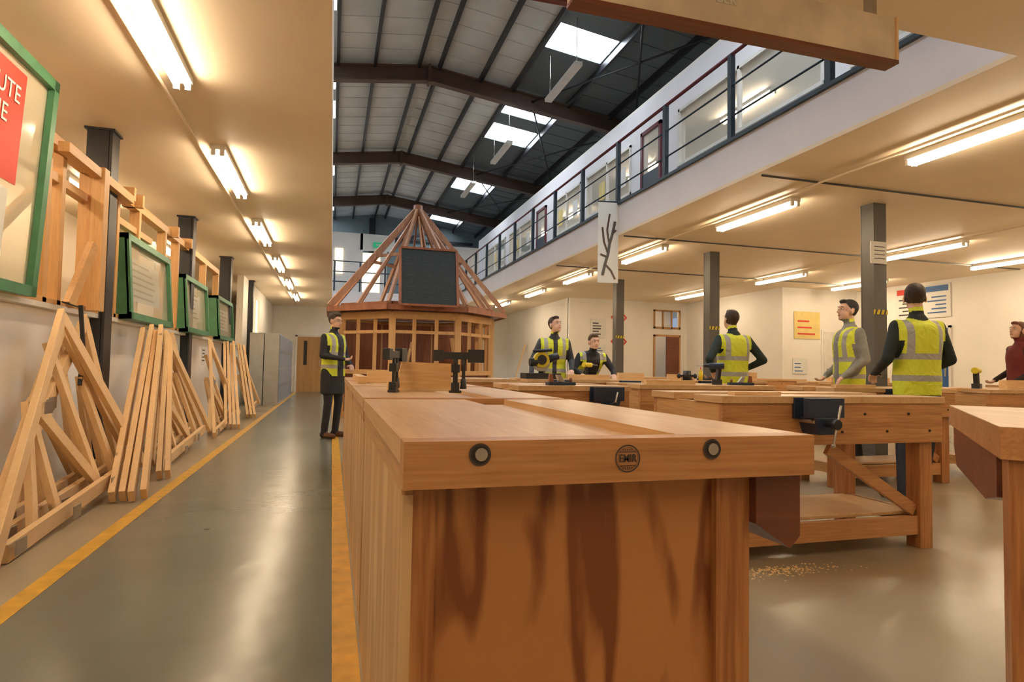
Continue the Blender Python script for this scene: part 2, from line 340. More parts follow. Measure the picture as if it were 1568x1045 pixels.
# ------------------------------------------------------------ light fittings
def fitting(x,y0,y1,z=3.199):
    b=MB();b.box((x-.07,y0,z-.05),(x+.07,y1,z),'housing')
    for s_ in (-.04,.04):
        b.cyl((x+s_,y0+.03,z-.085),(x+s_,y1-.03,z-.085),.016,.016,'tube',6,caps=False)
        for y in (y0,y1-.03): b.box((x+s_-.02,y,z-.105),(x+s_+.02,y+.03,z-.05),'housing')
    b.done('fluorescent_light')
for y in (-3.0,.2,3.4,6.6,9.85,13.05,16.3,19.6): fitting(-1.15,y,y+1.72)  # first two are out of view, added to light the camera end
for y in (-3.1,0,3.1,6.23,9.33,12.5,15.6,19.): fitting(5.45,y,y+1.57)  # row carried on unseen past the camera, first two added for light
for y in (1.0,4.15,7.29,10.75,14.3): fitting(9.65,y,y+1.57)
for y in (1.5,4.6,7.4,10.9): fitting(12.0,y,y+1.57)
fitting(2.2,-1.6,0)  # extra unseen fitting, added to light the near bench
for y in (5.,9.,13.,17.5,21): fitting(7.4,y,y+1.5,6.099)
fitting(10.3,18.,19.)
for y in (4.2,8.2,12.4): fitting(-3.05,y,y+1.6)
b=MB()
for x in (5.2,9.4): b.cyl((x,3,3.17),(x,17.3,3.17),.014,.014,'cream',6)
for y in (5.6,8.9,12.0): b.cyl((4.45,y,3.18),(13.2,y,3.18),.012,.012,'grey_steel',6)
b.cyl((-1.32,-2,3.18),(-1.32,24,3.18),.014,.014,'cream',6)
b.done('electrical_conduit')
for (x,y) in ((4.0,10.6),(3.9,14.6),(3.8,18.0)):
    b=MB();b.box((x-.07,y-.8,6.35),(x+.07,y+.8,6.42),'housing')
    for yy in (y-.7,y+.7): b.cyl((x,yy,6.42),(x,yy,7.25),.008,.008,'steel',6)
    b.done('hanging_light_fitting')
# ------------------------------------------------------------ benches
TZ=.90
def vise(b,x,y,z=TZ,w=.24):
    b.box((x-w/2,y-.12,z-.11),(x+w/2,y-.085,z-.005),'vise');b.box((x-w/2,y-.02,z-.12),(x+w/2,y,z-.005),'vise')
    b.prism([(x-w*.35,y-.13,z-.11),(x+w*.35,y-.13,z-.11),(x+w*.22,y-.13,z-.2),(x-w*.22,y-.13,z-.2)],(0,.13,0),'vise')
    for s_ in (-.07,.07): b.cyl((x+s_,y-.12,z-.13),(x+s_,y+.1,z-.13),.012,.012,'steel',10)
    b.cyl((x,y-.19,z-.14),(x,y,z-.14),.018,.018,'clamp',10);b.cyl((x,y-.2,z-.14),(x,y-.165,z-.14),.028,.028,'clamp',12)
    b.cyl((x+.03,y-.185,z-.04),(x-.02,y-.185,z-.25),.007,.007,'steel',8);b.ell((x-.02,y-.185,z-.25),(.013,)*3,'steel',seg=8,rings=6)
def legbench(x0,x1,y0,y1,vx=(),apron=.23,brace=True,z=TZ,shelf=True):
    b=MB()
    b.box((x0,y0,z-.04),(x1,y0+(y1-y0)*.36,z),'top');b.box((x0,y1-(y1-y0)*.36,z-.04),(x1,y1,z),'top')
    b.box((x0+.02,y0+(y1-y0)*.36,z-.09),(x1-.02,y1-(y1-y0)*.36,z-.07),'top')
    for yy in (y0+.012,y1-.047): b.box((x0+.01,yy,z-.04-apron),(x1-.01,yy+.035,z-.04),'apron_k')
    for xx in (x0+.012,x1-.047): b.box((xx,y0+.047,z-.04-apron*.8),(xx+.035,y1-.047,z-.04),'apron_y')
    L=.095
    for xx in (x0+.05,x1-.05-L):
        for yy in (y0+.047,y1-.047-L): b.box((xx,yy,0),(xx+L,yy+L,z-.04),'leg')
        b.box((xx+.025,y0+.14,.12),(xx+.07,y1-.14,.21),'apron_y')
    for yy in (y0+.06,y1-.10): b.box((x0+.145,yy,.08),(x1-.145,yy+.04,.19),'apron_x')
    if shelf: b.box((x0+.1,y0+.12,.19),(x1-.1,y1-.12,.21),'top')
    if brace: b.beam((x1-.15,y0+.09,.22),(x1-.78,y0+.09,.6),.03,.07,'apron_x')
    for i in range(5):
        t=x1-.75+i*.16 if x1-x0>.9 else x0+.15+i*.16
        for zz in (z-.1,z-.2):
            if (i+int(zz*10))%2: b.cyl((t,y0+.013,zz),(t,y0+.005,zz),.008,.008,'dark',8)
    for t in vx: vise(b,t,y0+.012,z)
    return b.done('workbench',.004)
def cabbench(x0,x1,y0,y1,detail=False,z=TZ):
    b=MB();w=x1-x0
    wl=x0+w*.46;wr=x0+w*.655
    b.box((x0,y0+.055,z-.045),(wl,y1,z),'top');b.box((wr,y0+.055,z-.045),(x1,y1,z),'top')
    b.box((wl,y0+.055,z-.04),(wr,y1,z-.022),'top')
    b.box((x0,y0,z-.082),(x1,y0+.055,z),'apron_x')
    b.box((x0+.004,y0+.055,z-.10),(x0+.03,y1,z-.045),'apron_y');b.box((x1-.03,y0+.055,z-.10),(x1-.004,y1,z-.045),'apron_y')
    lx1=x0+.70*(w/.85)
    b.box((x0+.006,y0+.05,0),(x0+.024,y1-.02,z-.10),'ply_side')
    b.box((x0+.024,y0+.07,.03),(lx1,y0+.085,z-.08),'ply')
    b.box((x0+.024,y0+.05,0),(x0+.065,y0+.11,z-.08),'leg')
    b.box((lx1-.05,y0+.052,0),(lx1+.03,y0+.12,z-.08),'leg')
    b.box((lx1-.03,y0+.12,0),(lx1,y1-.02,z-.08),'ply_side')
    b.box((x0+.03,y1-.05,0),(lx1,y1-.03,z-.08),'ply_side')
    b.box((x0+.03,y0+.09,.06),(lx1,y1-.05,.08),'ply_side')
    xa=lx1+.03;xb=x1-.01
    b.prism([(xa,y0+.03,z-.082),(xb,y0+.03,z-.082),(xb,y0+.03,z-.215),(xb-.025,y0+.03,z-.24),(xa,y0+.03,z-.185)],(0,.55,0),'jaw')
    if detail:
        for px in (x0+.133,x0+.603):
            zz=z-.024
            b.cyl((px,y0-.0015,zz),(px,y0+.01,zz),.0175,.0175,'dark',24)
            b.ring((px,y0-.002,zz),(0,-1,0),.0165,.020,'ink',28)
            b.cyl((px+.002,y0-.004,zz),(px+.002,y0,zz),.0115,.0115,'steel',20)
        sx=x0+.420;sz=z-.038
        b.ring((sx,y0-.001,sz),(0,-1,0),.0235,.026,'ink',48);b.ring((sx,y0-.001,sz),(0,-1,0),.0205,.0212,'ink',48)
        b.text('EMIR',.0195,Matrix.Translation((sx,y0-.0015,sz))@Matrix.Rotation(math.pi/2,4,'X')@Matrix.Diagonal((.88,1.05,1,1)),'ink',bold=.0002)
        for zz in (sz+.0125,sz-.0135): b.box((sx-.017,y0-.0012,zz-.0008),(sx+.017,y0-.0005,zz+.0008),'ink')
        for k in range(5): b.box((sx-.01+k*.0045,y0-.0012,sz+.015),(sx-.0085+k*.0045,y0-.0005,sz+.0185),'ink');b.box((sx-.01+k*.0045,y0-.0012,sz-.0195),(sx-.0085+k*.0045,y0-.0005,sz-.016),'ink')
    return b.done('cabinet_workbench',.0025)
cabbench(.122,.972,1.06,2.42,True)
cabbench(.125,.975,2.50,3.86);cabbench(.128,.978,3.94,5.28);cabbench(.13,.98,5.36,6.6)
legbench(1.98,3.52,2.80,3.55,(2.55,))
legbench(1.33,2.25,4.35,5.1,(2.02,),brace=False)
legbench(2.62,4.05,4.9,5.6,());legbench(4.3,5.75,4.45,5.05,(5.0,));legbench(6.1,7.6,4.4,5.15,());legbench(7.3,8.9,2.9,3.6,())
legbench(2.2,3.9,6.85,7.6,(2.6,3.5));legbench(4.3,5.9,7.3,8.0,(4.9,));legbench(7.0,8.5,7.3,8.0,());legbench(1.3,2.0,6.6,7.4,brace=False)
legbench(4.6,6.2,9.8,10.5,());legbench(7.4,9.,10.,10.7,());legbench(9.2,10.7,6.,6.7,())
# right foreground bench, standing diagonally
b=MB();z=TZ
b.box((0,-.85,z-.082),(1.27,0,z-.001),'apron_x');b.box((.0,-.85,z-.001),(1.27,0,z+.001),'top')
for ux,vy in ((.02,-.12),(.02,-.83),(1.1,-.55),(1.1,-.83)): b.box((ux,vy,0),(ux+.10,vy+.1,z-.08),'leg')
b.prism([(.14,-.06,z-.082),(1.22,-.06,z-.082),(1.22,-.06,z-.17),(1.12,-.06,z-.24),(.35,-.06,z-.24),(.14,-.06,z-.2)],(0,.05,0),'jaw')
b.box((.05,-.73,.15),(.09,-.12,.26),'apron_x');b.box((.12,-.6,.15),(1.1,-.56,.26),'apron_x')
b.xf(Matrix(((.73,-.68,0,1.64),(.68,.73,0,1.16),(0,0,1,0),(0,0,0,1))));b.done('workbench',.003)
# ------------------------------------------------------------ clamps + board on bench
T1=TZ+.001
def fclamp(x,y,rot,z0=T1):
    b=MB();mt=Matrix.Translation((x,y,z0))@Matrix.Rotation(rot,4,'Z')
    def bx(a,c,k='clamp'): b.box(a,c,k,mt)
    bx((-.012,-.006,-.0),(.012,.006,.20));bx((-.03,-.02,0),(.03,.02,.012));bx((-.02,-.018,.012),(.02,.018,.05))
    bx((-.10,-.012,.165),(.13,.012,.20));bx((.06,-.02,.15),(.14,.02,.215));bx((-.11,-.016,.155),(-.06,.016,.21))
    bx((-.02,-.018,.10),(.02,.018,.14))
    b.cyl(mt@V((.04,0,.06)),mt@V((.04,0,.17)),.009,.009,'clamp',10);b.cyl(mt@V((.04,0,.02)),mt@V((.04,0,.07)),.017,.013,'clamp',10)
    return b.done('bar_clamp',.002)
fclamp(.29,3.02,math.radians(65));fclamp(.585,2.98,math.radians(-8))
b=MB();b.prism([(.31,3.18,T1),(.60,3.18,T1),(.60,3.18,TZ+.145),(.345,3.18,TZ+.15)],(0,.03,0),'pine_x');b.box((.28,3.215,T1),(.62,3.28,TZ+.05),'pine_x');b.done('timber_board')
b=MB();b.box((.18,4.4,T1),(.24,5.6,TZ+.05),'pine_y');b.box((.25,4.6,T1),(.5,4.65,TZ+.09),'pine_x');b.box((.25,5.0,T1),(.5,5.2,TZ+.04),'pine_x');b.done('timber_offcuts')
def offc(*bx_):
    b=MB()
    for (x0,y0,x1,y1,h) in bx_: b.box((x0,y0,T1),(x1,y1,TZ+h),'pine_x')
    b.done('timber_offcuts')
offc((2.75,6.95,3.3,7.03,.06),(3.45,7.0,3.8,7.06,.09));offc((4.4,7.4,4.8,7.48,.08),(5.3,7.4,5.8,7.5,.12));offc((7.1,7.4,8.2,7.5,.07))
offc((6.4,4.45,7.2,4.51,.05),(6.5,4.52,7.5,4.6,.09),(7.25,4.42,7.5,4.5,.12));offc((2.7,4.93,3.2,4.99,.04));offc((4.35,4.48,4.8,4.54,.03));offc((2.1,2.86,2.4,2.92,.02))
def plane(x,y,rot,k='vise'):
    b=MB();mt=Matrix.Translation((x,y,T1))@Matrix.Rotation(rot,4,'Z')
    b.box((-.12,-.03,0),(.12,.03,.025),k,mt);b.prism([mt@V(p) for p in ((-.02,-.02,.025),(.03,-.02,.025),(-.01,-.02,.08),(-.04,-.02,.08))],mt.to_3x3()@V((0,.04,0)),'steel')
    b.ell(mt@V((.09,0,.04)),(.014,.014,.02),'redwood',seg=10,rings=8);b.prism([mt@V(p) for p in ((-.11,-.012,.025),(-.07,-.012,.025),(-.08,-.012,.09),(-.105,-.012,.085))],mt.to_3x3()@V((0,.024,0)),'redwood')
    b.done('hand_plane',.002)
for (x,y,r) in ((3.75,5.02,2.9),(5.3,4.56,.1),(5.1,7.62,.1),(1.7,4.45,.2),(8.0,3.02,.1)): plane(x,y,r)
def drill(x,y,rot,col='tape'):
    b=MB();mt=Matrix.Translation((x,y,T1))@Matrix.Rotation(rot,4,'Z')
    b.box((-.04,-.035,0),(.05,.035,.05),'clamp',mt);b.beam(mt@V((0,0,.04)),mt@V((-.015,0,.16)),.035,.04,'clamp')
    b.cyl(mt@V((-.06,0,.18)),mt@V((.08,0,.18)),.032,.028,col,14);b.cyl(mt@V((.08,0,.18)),mt@V((.13,0,.18)),.02,.014,'clamp',12);b.cyl(mt@V((.13,0,.18)),mt@V((.2,0,.18)),.004,.004,'steel',6)
    b.done('cordless_drill',.002)
drill(3.1,7.2,.4);drill(3.55,5.1,2.6,'vise');drill(6.2,4.6,.4)
def bottle(x,y,k):
    b=MB();b.cyl((x,y,T1),(x,y,TZ+.12),.028,.028,k,16);b.cyl((x,y,TZ+.12),(x,y,TZ+.15),.028,.01,k,16);b.cyl((x,y,TZ+.15),(x,y,TZ+.185),.008,.005,'red',10);b.done('glue_bottle')
bottle(4.95,7.5,'tape');bottle(5.6,4.6,'paper')
b=MB();x,y=3.25,5.15
b.cyl((x,y,T1),(x,y,TZ+.015),.075,.075,'clamp',20);b.cyl((x,y,TZ+.04),(x,y,TZ+.13),.04,.037,'clamp',16)
for s_ in (-.055,.055): b.cyl((x+s_,y,TZ+.01),(x+s_,y,TZ+.1),.006,.006,'steel',8);b.ell((x+s_*1.6,y,TZ+.08),(.02,.02,.025),'clamp',seg=10,rings=8);b.beam((x,y,TZ+.08),(x+s_*1.6,y,TZ+.08),.02,.02,'clamp')
b.done('plunge_router')
# mitre saw
b=MB();sx,sy=2.42,7.02
b.box((sx-.22,sy-.12,T1),(sx+.22,sy+.12,TZ+.07),'clamp');b.cyl((sx,sy-.03,TZ+.2),(sx,sy+.01,TZ+.2),.11,.11,'steel',28);b.cyl((sx,sy-.05,TZ+.23),(sx,sy+.03,TZ+.23),.095,.095,'tape',24);b.cyl((sx,sy-.055,TZ+.23),(sx,sy-.05,TZ+.23),.06,.06,'clamp',24)
b.beam((sx+.02,sy+.03,TZ+.05),(sx+.08,sy+.1,TZ+.27),.06,.06,'clamp');b.cyl((sx+.1,sy,TZ+.24),(sx+.22,sy,TZ+.28),.05,.045,'clamp',14);b.cyl((sx-.12,sy-.06,TZ+.33),(sx+.12,sy-.06,TZ+.35),.02,.02,'clamp',10);b.cyl((sx-.14,sy,TZ+.2),(sx-.05,sy,TZ+.2),.05,.06,'clamp',14);b.done('mitre_saw',.004)
b=MB()
for i in range(300):
    x=random.gauss(2.25,.18);y=random.gauss(2.71,.04);r=random.uniform(.002,.005)
    if y<2.79: b.ell((x,y,.0),(r*1.6,r,.003),'sawdust',seg=6,rings=4)
b.done('sawdust_pile')
# ------------------------------------------------------------ pavilion
b=MB();PX,PY=1.72,13.4
def oc(r,z,i): 
    a=math.radians(22.5+45*i);return V((PX+r*math.cos(a),PY+r*math.sin(a),z))
RW=1.66;RE=1.98;EZ=2.10
for i in range(8):
    a0,a1=oc(RW,0,i),oc(RW,0,i+1)
    up=V((0,0,1))
    b.beam(a0+up*.05,a1+up*.05,.1,.1,'stud_y')
    b.beam(a0,a0+up*2.05,.12,.12,'stud_z',up=(1,0,0))
    b.beam(a0+up*2.0,a1+up*2.0,.1,.14,'stud_y');b.beam(a0+up*.9,a1+up*.9,.09,.09,'stud_y');b.beam(a0+up*1.68,a1+up*1.68,.06,.06,'stud_y')
    for t in (.33,.67): p=a0.lerp(a1,t);b.beam(p+up*.9,p+up*2.0,.05,.07,'stud_z',up=(1,0,0))
    i0=a0.lerp(V((PX,PY,0)),.03);i1=a1.lerp(V((PX,PY,0)),.03)
    b.beam(i0+up*.47,i1+up*.47,.02,.8,'redwood')
    if i in (0,1,2,3): b.beam(i0+up*1.45,i1+up*1.45,.02,1.1,'redwood')
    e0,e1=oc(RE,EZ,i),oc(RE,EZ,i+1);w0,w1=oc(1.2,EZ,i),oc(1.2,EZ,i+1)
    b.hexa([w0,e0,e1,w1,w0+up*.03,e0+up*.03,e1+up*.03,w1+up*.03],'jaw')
    b.beam(e0+up*.03,e1+up*.03,.04,.10,'redwood');b.beam(oc(RW,EZ+.12,i),oc(RW,EZ+.12,i+1),.09,.09,'redwood')
    ap=V((PX,PY,4.42))
    b.beam(oc(RE-.03,EZ+.1,i),ap+(oc(.08,0,i)-V((PX,PY,0))),.05,.10,'cedar')
    e=oc(RE-.03,EZ+.1,i).lerp(oc(RE-.03,EZ+.1,i+1),.5)
    b.beam(e,e.lerp(V((PX,PY,4.42)),.93),.035,.06,'cedar')
    q0=oc(RE-.03,EZ+.1,i).lerp(ap,.5);q1=oc(RE-.03,EZ+.1,i+1).lerp(ap,.5);b.beam(q0,q1,.04,.06,'cedar')
b.cyl((PX,PY,4.25),(PX,PY,4.55),.12,.10,'redwood',8);b.cyl((PX,PY,0),(PX,PY,.06),1.66,1.66,'redwood',8)
for (p,q) in (((1.2,12.2,.07),(1.5,12.1,1.5)),((1.9,12.2,.07),(2.0,12.1,1.3)),((2.6,12.3,.07),(2.3,12.2,1.6))): b.beam(p,q,.09,.04,'pine_z')
b.done('timber_pavilion')
b=MB()
bx0,bx1=1.17,2.25;yb=11.35;z0=2.16;z1=3.26
b.prism([(bx0,yb,z0),(bx1,yb,z0),(bx1,yb+.25,z1),(bx0,yb+.25,z1)],(0,.03,0),'board')
for (p,q) in (((bx0,yb,z0),(bx0,yb+.25,z1)),((bx1,yb,z0),(bx1,yb+.25,z1)),((bx0,yb,z0),(bx1,yb,z0)),((bx0,yb+.25,z1),(bx1,yb+.25,z1))): b.beam(p,q,.05,.04,'redwood')
for s_ in (bx0+.2,bx1-.2): b.beam((s_,yb+.05,EZ+.05),(s_,11.75,EZ+.05),.04,.05,'redwood')
for r in range(8):
    for c_ in range(3):
        z=z0+.12+r*.11;x=bx0+.10+c_*.33;w=random.uniform(.1,.26);y=yb+.25*(z-z0)/(z1-z0)-.004;b.box((x,y,z),(x+w,y+.002,z+.006),'grey_steel')
b.done('blackboard')
# ------------------------------------------------------------ left wall stud frames
b=MB();zt=2.68
def stud(y,z0=1.46,z1=zt,w=.07,x=-2.13): b.box((x-.05,y,z0),(x+.05,y+w,z1),'stud_z')
b.box((-2.18,3.2,zt),(-2.08,12.6,zt+.09),'stud_y');b.box((-2.18,3.2,1.46),(-2.08,12.6,1.50),'stud_y')
b.box((-2.18,3.2,2.42),(-2.10,8.2,2.49),'stud_y');
for y in (3.6,4.3,5.35,5.6,6.2,6.9,7.6,8.7,9.4,10.4,11.3,12.5): stud(y)
b.box((-2.05,6.1,1.46),(-1.95,6.22,2.72),'stud_z');b.box((-2.05,5.4,2.62),(-1.97,7.,2.70),'stud_y')
b.beam((-2.13,4.4,1.6),(-2.13,5.3,2.3),.05,.07,'stud_y');b.beam((-2.0,5.6,1.46),(-1.95,5.9,2.0),.05,.09,'stud_y')
for y in (7.1,7.4,9.,9.8): b.box((-2.2,y,2.68),(-2.0,y+.06,2.82),'stud_y')
b.done('stud_frame',.003)
def win(y0,y1,z0,z1,x=-1.98,t=.16,poster=False):
    b=MB();mt=Matrix.Translation((x,0,z0))@Matrix.Rotation(math.radians(-4 if not poster else 3),4,'Y')
    fw=.07
    def bx(a,c,k): b.box(a,c,k,mt)
    h=z1-z0
    bx((-t,y0,0),(0,y0+fw*.6,h),'green');bx((-t,y1-fw*.6,0),(0,y1,h),'green');bx((-t,y0,0),(0,y1,.05),'green');bx((-t,y0,h-.05),(0,y1,h),'green')
    bx((-.02,y0,0),(.02,y0+fw,h),'green');bx((-.02,y1-fw,0),(.02,y1,h),'green');bx((-.02,y0,0),(.02,y1,fw),'green');bx((-.02,y0,h-fw),(.02,y1,h),'green')
    bx((-.03,y0+.05,.05),(-.025,y1-.05,h-.05),'glassd')
    if poster:
        bx((-.024,y0+.06,h*.45),(-.02,y0+.74,h-.12),'red')
        b.text('SALUTE\nTHE',.16,mt@Matrix.Translation((-.015,y0+.40,h*.76))@Matrix.Rotation(math.pi/2,4,'Z')@Matrix.Rotation(math.pi/2,4,'X'),'paper')
        bx((-.024,y0+.06,.12),(-.02,y0+.66,h*.42),'paper')
    else:
        bx((-.06,y0+.25,h*.25),(-.055,y1-.3,h-.2),'paper')
        for i in range(6): bx((-.053,y0+.35,h*.3+i*.07),(-.052,y1-.45-random.random()*.3,h*.3+i*.07+.02),'ink')
    return b.done('green_window_frame',.004)
win(3.9,5.0,1.46,2.98,-2.0,.05,True);win(7.05,8.75,1.46,2.34);win(9.6,11.2,1.46,2.28);win(12.2,13.9,1.46,2.26)
b=MB()
for y in (6.6,9.3,11.6): b.box((-2.149,y,.98),(-2.145,y+.3,1.3),'paper');[b.box((-2.145,y+.04,1.05+i*.06),(-2.143,y+.25,1.07+i*.06),'ink') for i in range(4)]
b.done('wall_poster')
# ------------------------------------------------------------ leaning trusses
def truss(y0,L,off=0,n=4,xb=-1.55,back=.45,apx=.72,H=1.42):
    b=MB();x_b=xb+off;h=.095;w=.042
    def P(u,v): return V((x_b-back*v/1.42,y0+u*L,.05+v))
    ap=(apx,H-.1)
    def bm_(p,q,o=0,hh=h): b.beam(p+V((o,0,0)),q+V((o,0,0)),hh,w,'pine_y' if abs(q.y-p.y)>abs(q.z-p.z)*.8 else 'pine_z',up=(1,0,0))
    bm_(P(0,0),P(1,0.12));bm_(P(-.1,0),P(*ap),w+.003);bm_(P(1.05,.10),P(ap[0]-.02,ap[1]-.02),w+.003)
    for (u,v,u2,v2) in ((.35,.03,.38,.70),(.40,.72,.68,.08),(.68,.08,.64,1.1),(.85,.1,.82,.85),(.2,.02,.38,.7))[:n]:
        bm_(P(u,v),P(u2,v2),-w-.003,.075)
    for (u,v) in ((.02,.03),(.35,.04),(.68,.09),(.38,.68)): 
        p=P(u,v)+V((w*1.6,0,0));b.box(p+V((-.003,-.06,-.04)),p+V((.003,.06,.04)),'steel')
    b.done('timber_truss',.003)
truss(3.7,2.2,n=5);truss(3.95,2.15,off=-.15,back=.30,apx=.62,H=1.35);truss(4.3,1.9,off=-.30,back=.16,n=5,apx=.8)
truss(6.6,2.2,off=.02,n=5);truss(6.9,2.1,off=-.13,back=.33,apx=.6);truss(7.4,1.8,off=-.28,back=.18,n=3);truss(9.3,2.2,off=.02,n=3);truss(9.8,2.,off=-.13,n=2,back=.33)
def planks(y,n,xt,zt_,x0=-1.30,lean=2.3,sp=.062):
    b=MB()
    for i in range(n):
        b.beam((x0-i*sp,y+random.uniform(-.05,.05),.05),(xt-i*.05+.12,y+lean+random.uniform(-.1,.1),zt_+random.uniform(-.05,.05)),.095,.042,'pine_y',up=(1,0,0))
    b.done('timber_planks',.003)
planks(5.1,4,-1.90,1.36,-1.30);planks(6.0,2,-1.95,1.30,-1.34,lean=2.1);planks(10.3,4,-1.90,1.38,-1.34,lean=2.2);planks(12.3,3,-1.90,1.38,-1.34,lean=1.6)
truss(12.6,1.8,off=.04,n=3)
b=MB()
for (y,z) in ((5.55,1.46),(7.9,1.44)):
    b.beam((-2.02,y,z+.02),(-1.9,y,z-.02),.05,.01,'clamp');b.beam((-1.9,y,z),(-1.86,y+.02,z-.5),.03,.012,'clamp',up=(0,1,0));b.beam((-1.88,y+.02,z-.48),(-1.84,y-.12,z-.62),.03,.012,'clamp')
b.done('ratchet_strap')
b=MB();b.box((-1.60,16.2,0),(-1.26,21.2,1.78),'locker')
for i in range(12):
    y=16.22+i*.415
    for (z0,z1) in ((.06,.88),(.9,1.74)):
        b.box((-1.26,y+.01,z0),(-1.245,y+.405,z1),'lockerd');b.box((-1.245,y+.33,(z0+z1)/2-.04),(-1.235,y+.36,(z0+z1)/2+.04),'steel')
b.box((-1.94,16.2,0),(-1.62,16.9,1.78),'locker');b.done('locker_row',.004)
wall('wall_left_end','x',-2.15,-.15,16.4,24.1,0,3.2,[(18.0,20.,1.9,2.9)],'white')
b=MB();b.box((-2.22,18.,1.9),(-2.2,20.,2.9),'warmwin')
for y in (18.,19.,19.95): b.box((-2.2,y,1.9),(-2.15,y+.05,2.9),'frame_white')
b.done('window_corridor')
# ------------------------------------------------------------ hanging wrapped timber
b=MB();b.box((1.03,2.61,2.77),(2.95,2.68,3.01),'plastic');b.box((1.03,2.60,2.75),(2.965,2.69,2.77),'jaw');b.box((2.95,2.6,2.77),(2.965,2.69,3.015),'pine_z')
for x in (1.4,2.2,2.8): b.box((x,2.615,2.98),(x+.03,2.675,3.2),'steel')
b.text('REDWOOD  TIMBER',.07,Matrix.Translation((1.6,2.606,2.91))@Matrix.Rotation(math.pi/2,4,'X'),'paper');b.done('hanging_timber_pack',.006)
b=MB();b.cyl((.0,2.9,2.92),(1.3,2.9,2.92),.02,.02,'maroon',8)
for x in (.1,1.28): b.cyl((x,2.9,2.92),(x,2.9,3.2),.012,.012,'maroon',8)
b.done('hanging_rail')
# ------------------------------------------------------------ banner
b=MB();mt=Matrix.Translation((4.22,9.0,2.42))@Matrix.Rotation(math.radians(-8),4,'Z')
b.box((-.17,-.004,0),(.17,.004,1.32),'paper',mt)
def ln(p,q,w=.03,k='grey_steel'): b.beam(mt@V((p[0],-.008,p[1])),mt@V((q[0],-.008,q[1])),w,.004,k,up=(0,1,0))
tree=[(-.09,.12),(-.05,.3),(.0,.47),(.02,.62),(.07,.8),(.11,1.0)]
for p,q in zip(tree,tree[1:]): ln(p,q,.045)
for p,q in (((.0,.47),(-.07,.66)),((-.07,.66),(-.10,.9)),((.02,.62),(-.02,.85)),((-.02,.85),(.02,1.12)),((-.05,.3),(.05,.2)),((.05,.2),(.12,.06)),((.07,.8),(.13,.86)),((-.02,.42),(-.13,.46))): ln(p,q,.03,'brown_steel')
b.cyl((4.2,9.0,3.74),(4.44,9.0,3.76),.012,.012,'navy',8);b.cyl(mt@V((-.18,0,1.32)),mt@V((.18,0,1.32)),.012,.012,'navy',8);b.done('hanging_banner')
# ------------------------------------------------------------ wall posters etc
def poster(name,u,z,w,h,k,kk='ink',rows=4,pos=0):
    b=MB()
    b.box((u,pos-.02,z),(u+w,pos-.01,z+h),k)
    for i in range(rows): b.box((u+w*.12,pos-.023,z+h*(.15+.7*i/rows)),(u+w*random.uniform(.5,.88),pos-.02,z+h*(.15+.7*i/rows)+h*.06),kk)
    b.done(name)
poster('wall_poster',11.3,1.9,.8,.7,'posty','red',3,13.0)
poster('wall_poster',11.25,1.0,.45,.4,'paper','blue',3,13.0)
poster('wall_poster',7.6,2.0,.5,.6,'paper','ink',5,17.4);poster('wall_poster',7.6,1.3,.5,.5,'paper','blue',5,17.4)
b=MB()
for (x,z) in ((8.55,2.65),(8.55,1.9)):
    b.prism([(x-.28,17.38,z),(x,17.38,z-.28),(x+.28,17.38,z),(x,17.38,z+.28)],(0,.01,0),'red');b.prism([(x-.2,17.37,z),(x,17.37,z-.2),(x+.2,17.37,z),(x,17.37,z+.2)],(0,.01,0),'paper');b.box((x-.08,17.36,z-.05),(x+.08,17.37,z+.05),'ink')
b.done('hazard_sign')
b=MB();b.box((13.27,10.4,2.35),(13.29,11.8,3.12),'paper')
for (ya,yb_,za,zb,k) in ((11.1,11.75,2.95,3.08,'red'),(10.45,11.0,2.95,3.08,'blue')): b.box((13.262,ya,za),(13.27,yb_,zb),k)
for i in range(5): b.box((13.262,11.12,2.45+i*.09),(13.27,11.7-.1*(i%2),2.48+i*.09),'ink');b.box((13.262,10.5,2.45+i*.09),(13.27,10.95-.1*(i%3),2.48+i*.09),'blue')
b.done('notice_board')
b=MB();b.box((13.26,10.45,0),(13.295,11.4,2.1),'blue');b.box((13.24,10.5,1.0),(13.26,10.54,1.2),'steel');b.box((13.25,10.4,0),(13.295,10.45,2.15),'frame_white');b.box((13.25,11.4,0),(13.295,11.45,2.15),'frame_white');b.box((13.25,10.4,2.1),(13.295,11.45,2.15),'frame_white');b.done('door_blue')
b=MB();b.box((12.2,12.955,0),(13.0,12.995,2.1),'frame_white');b.box((12.15,12.97,0),(12.2,12.995,2.15),'white');b.box((12.28,12.945,1.0),(12.32,12.955,1.15),'steel');b.done('door_white')
b=MB()
for (x,y) in ((6.6,19),(6.6,20),(6.55,21.5)): b.beam((x-.3,y,0.03),(x+.26,y,1.9),.1,.03,'pine_z')
b.done('leaning_boards')
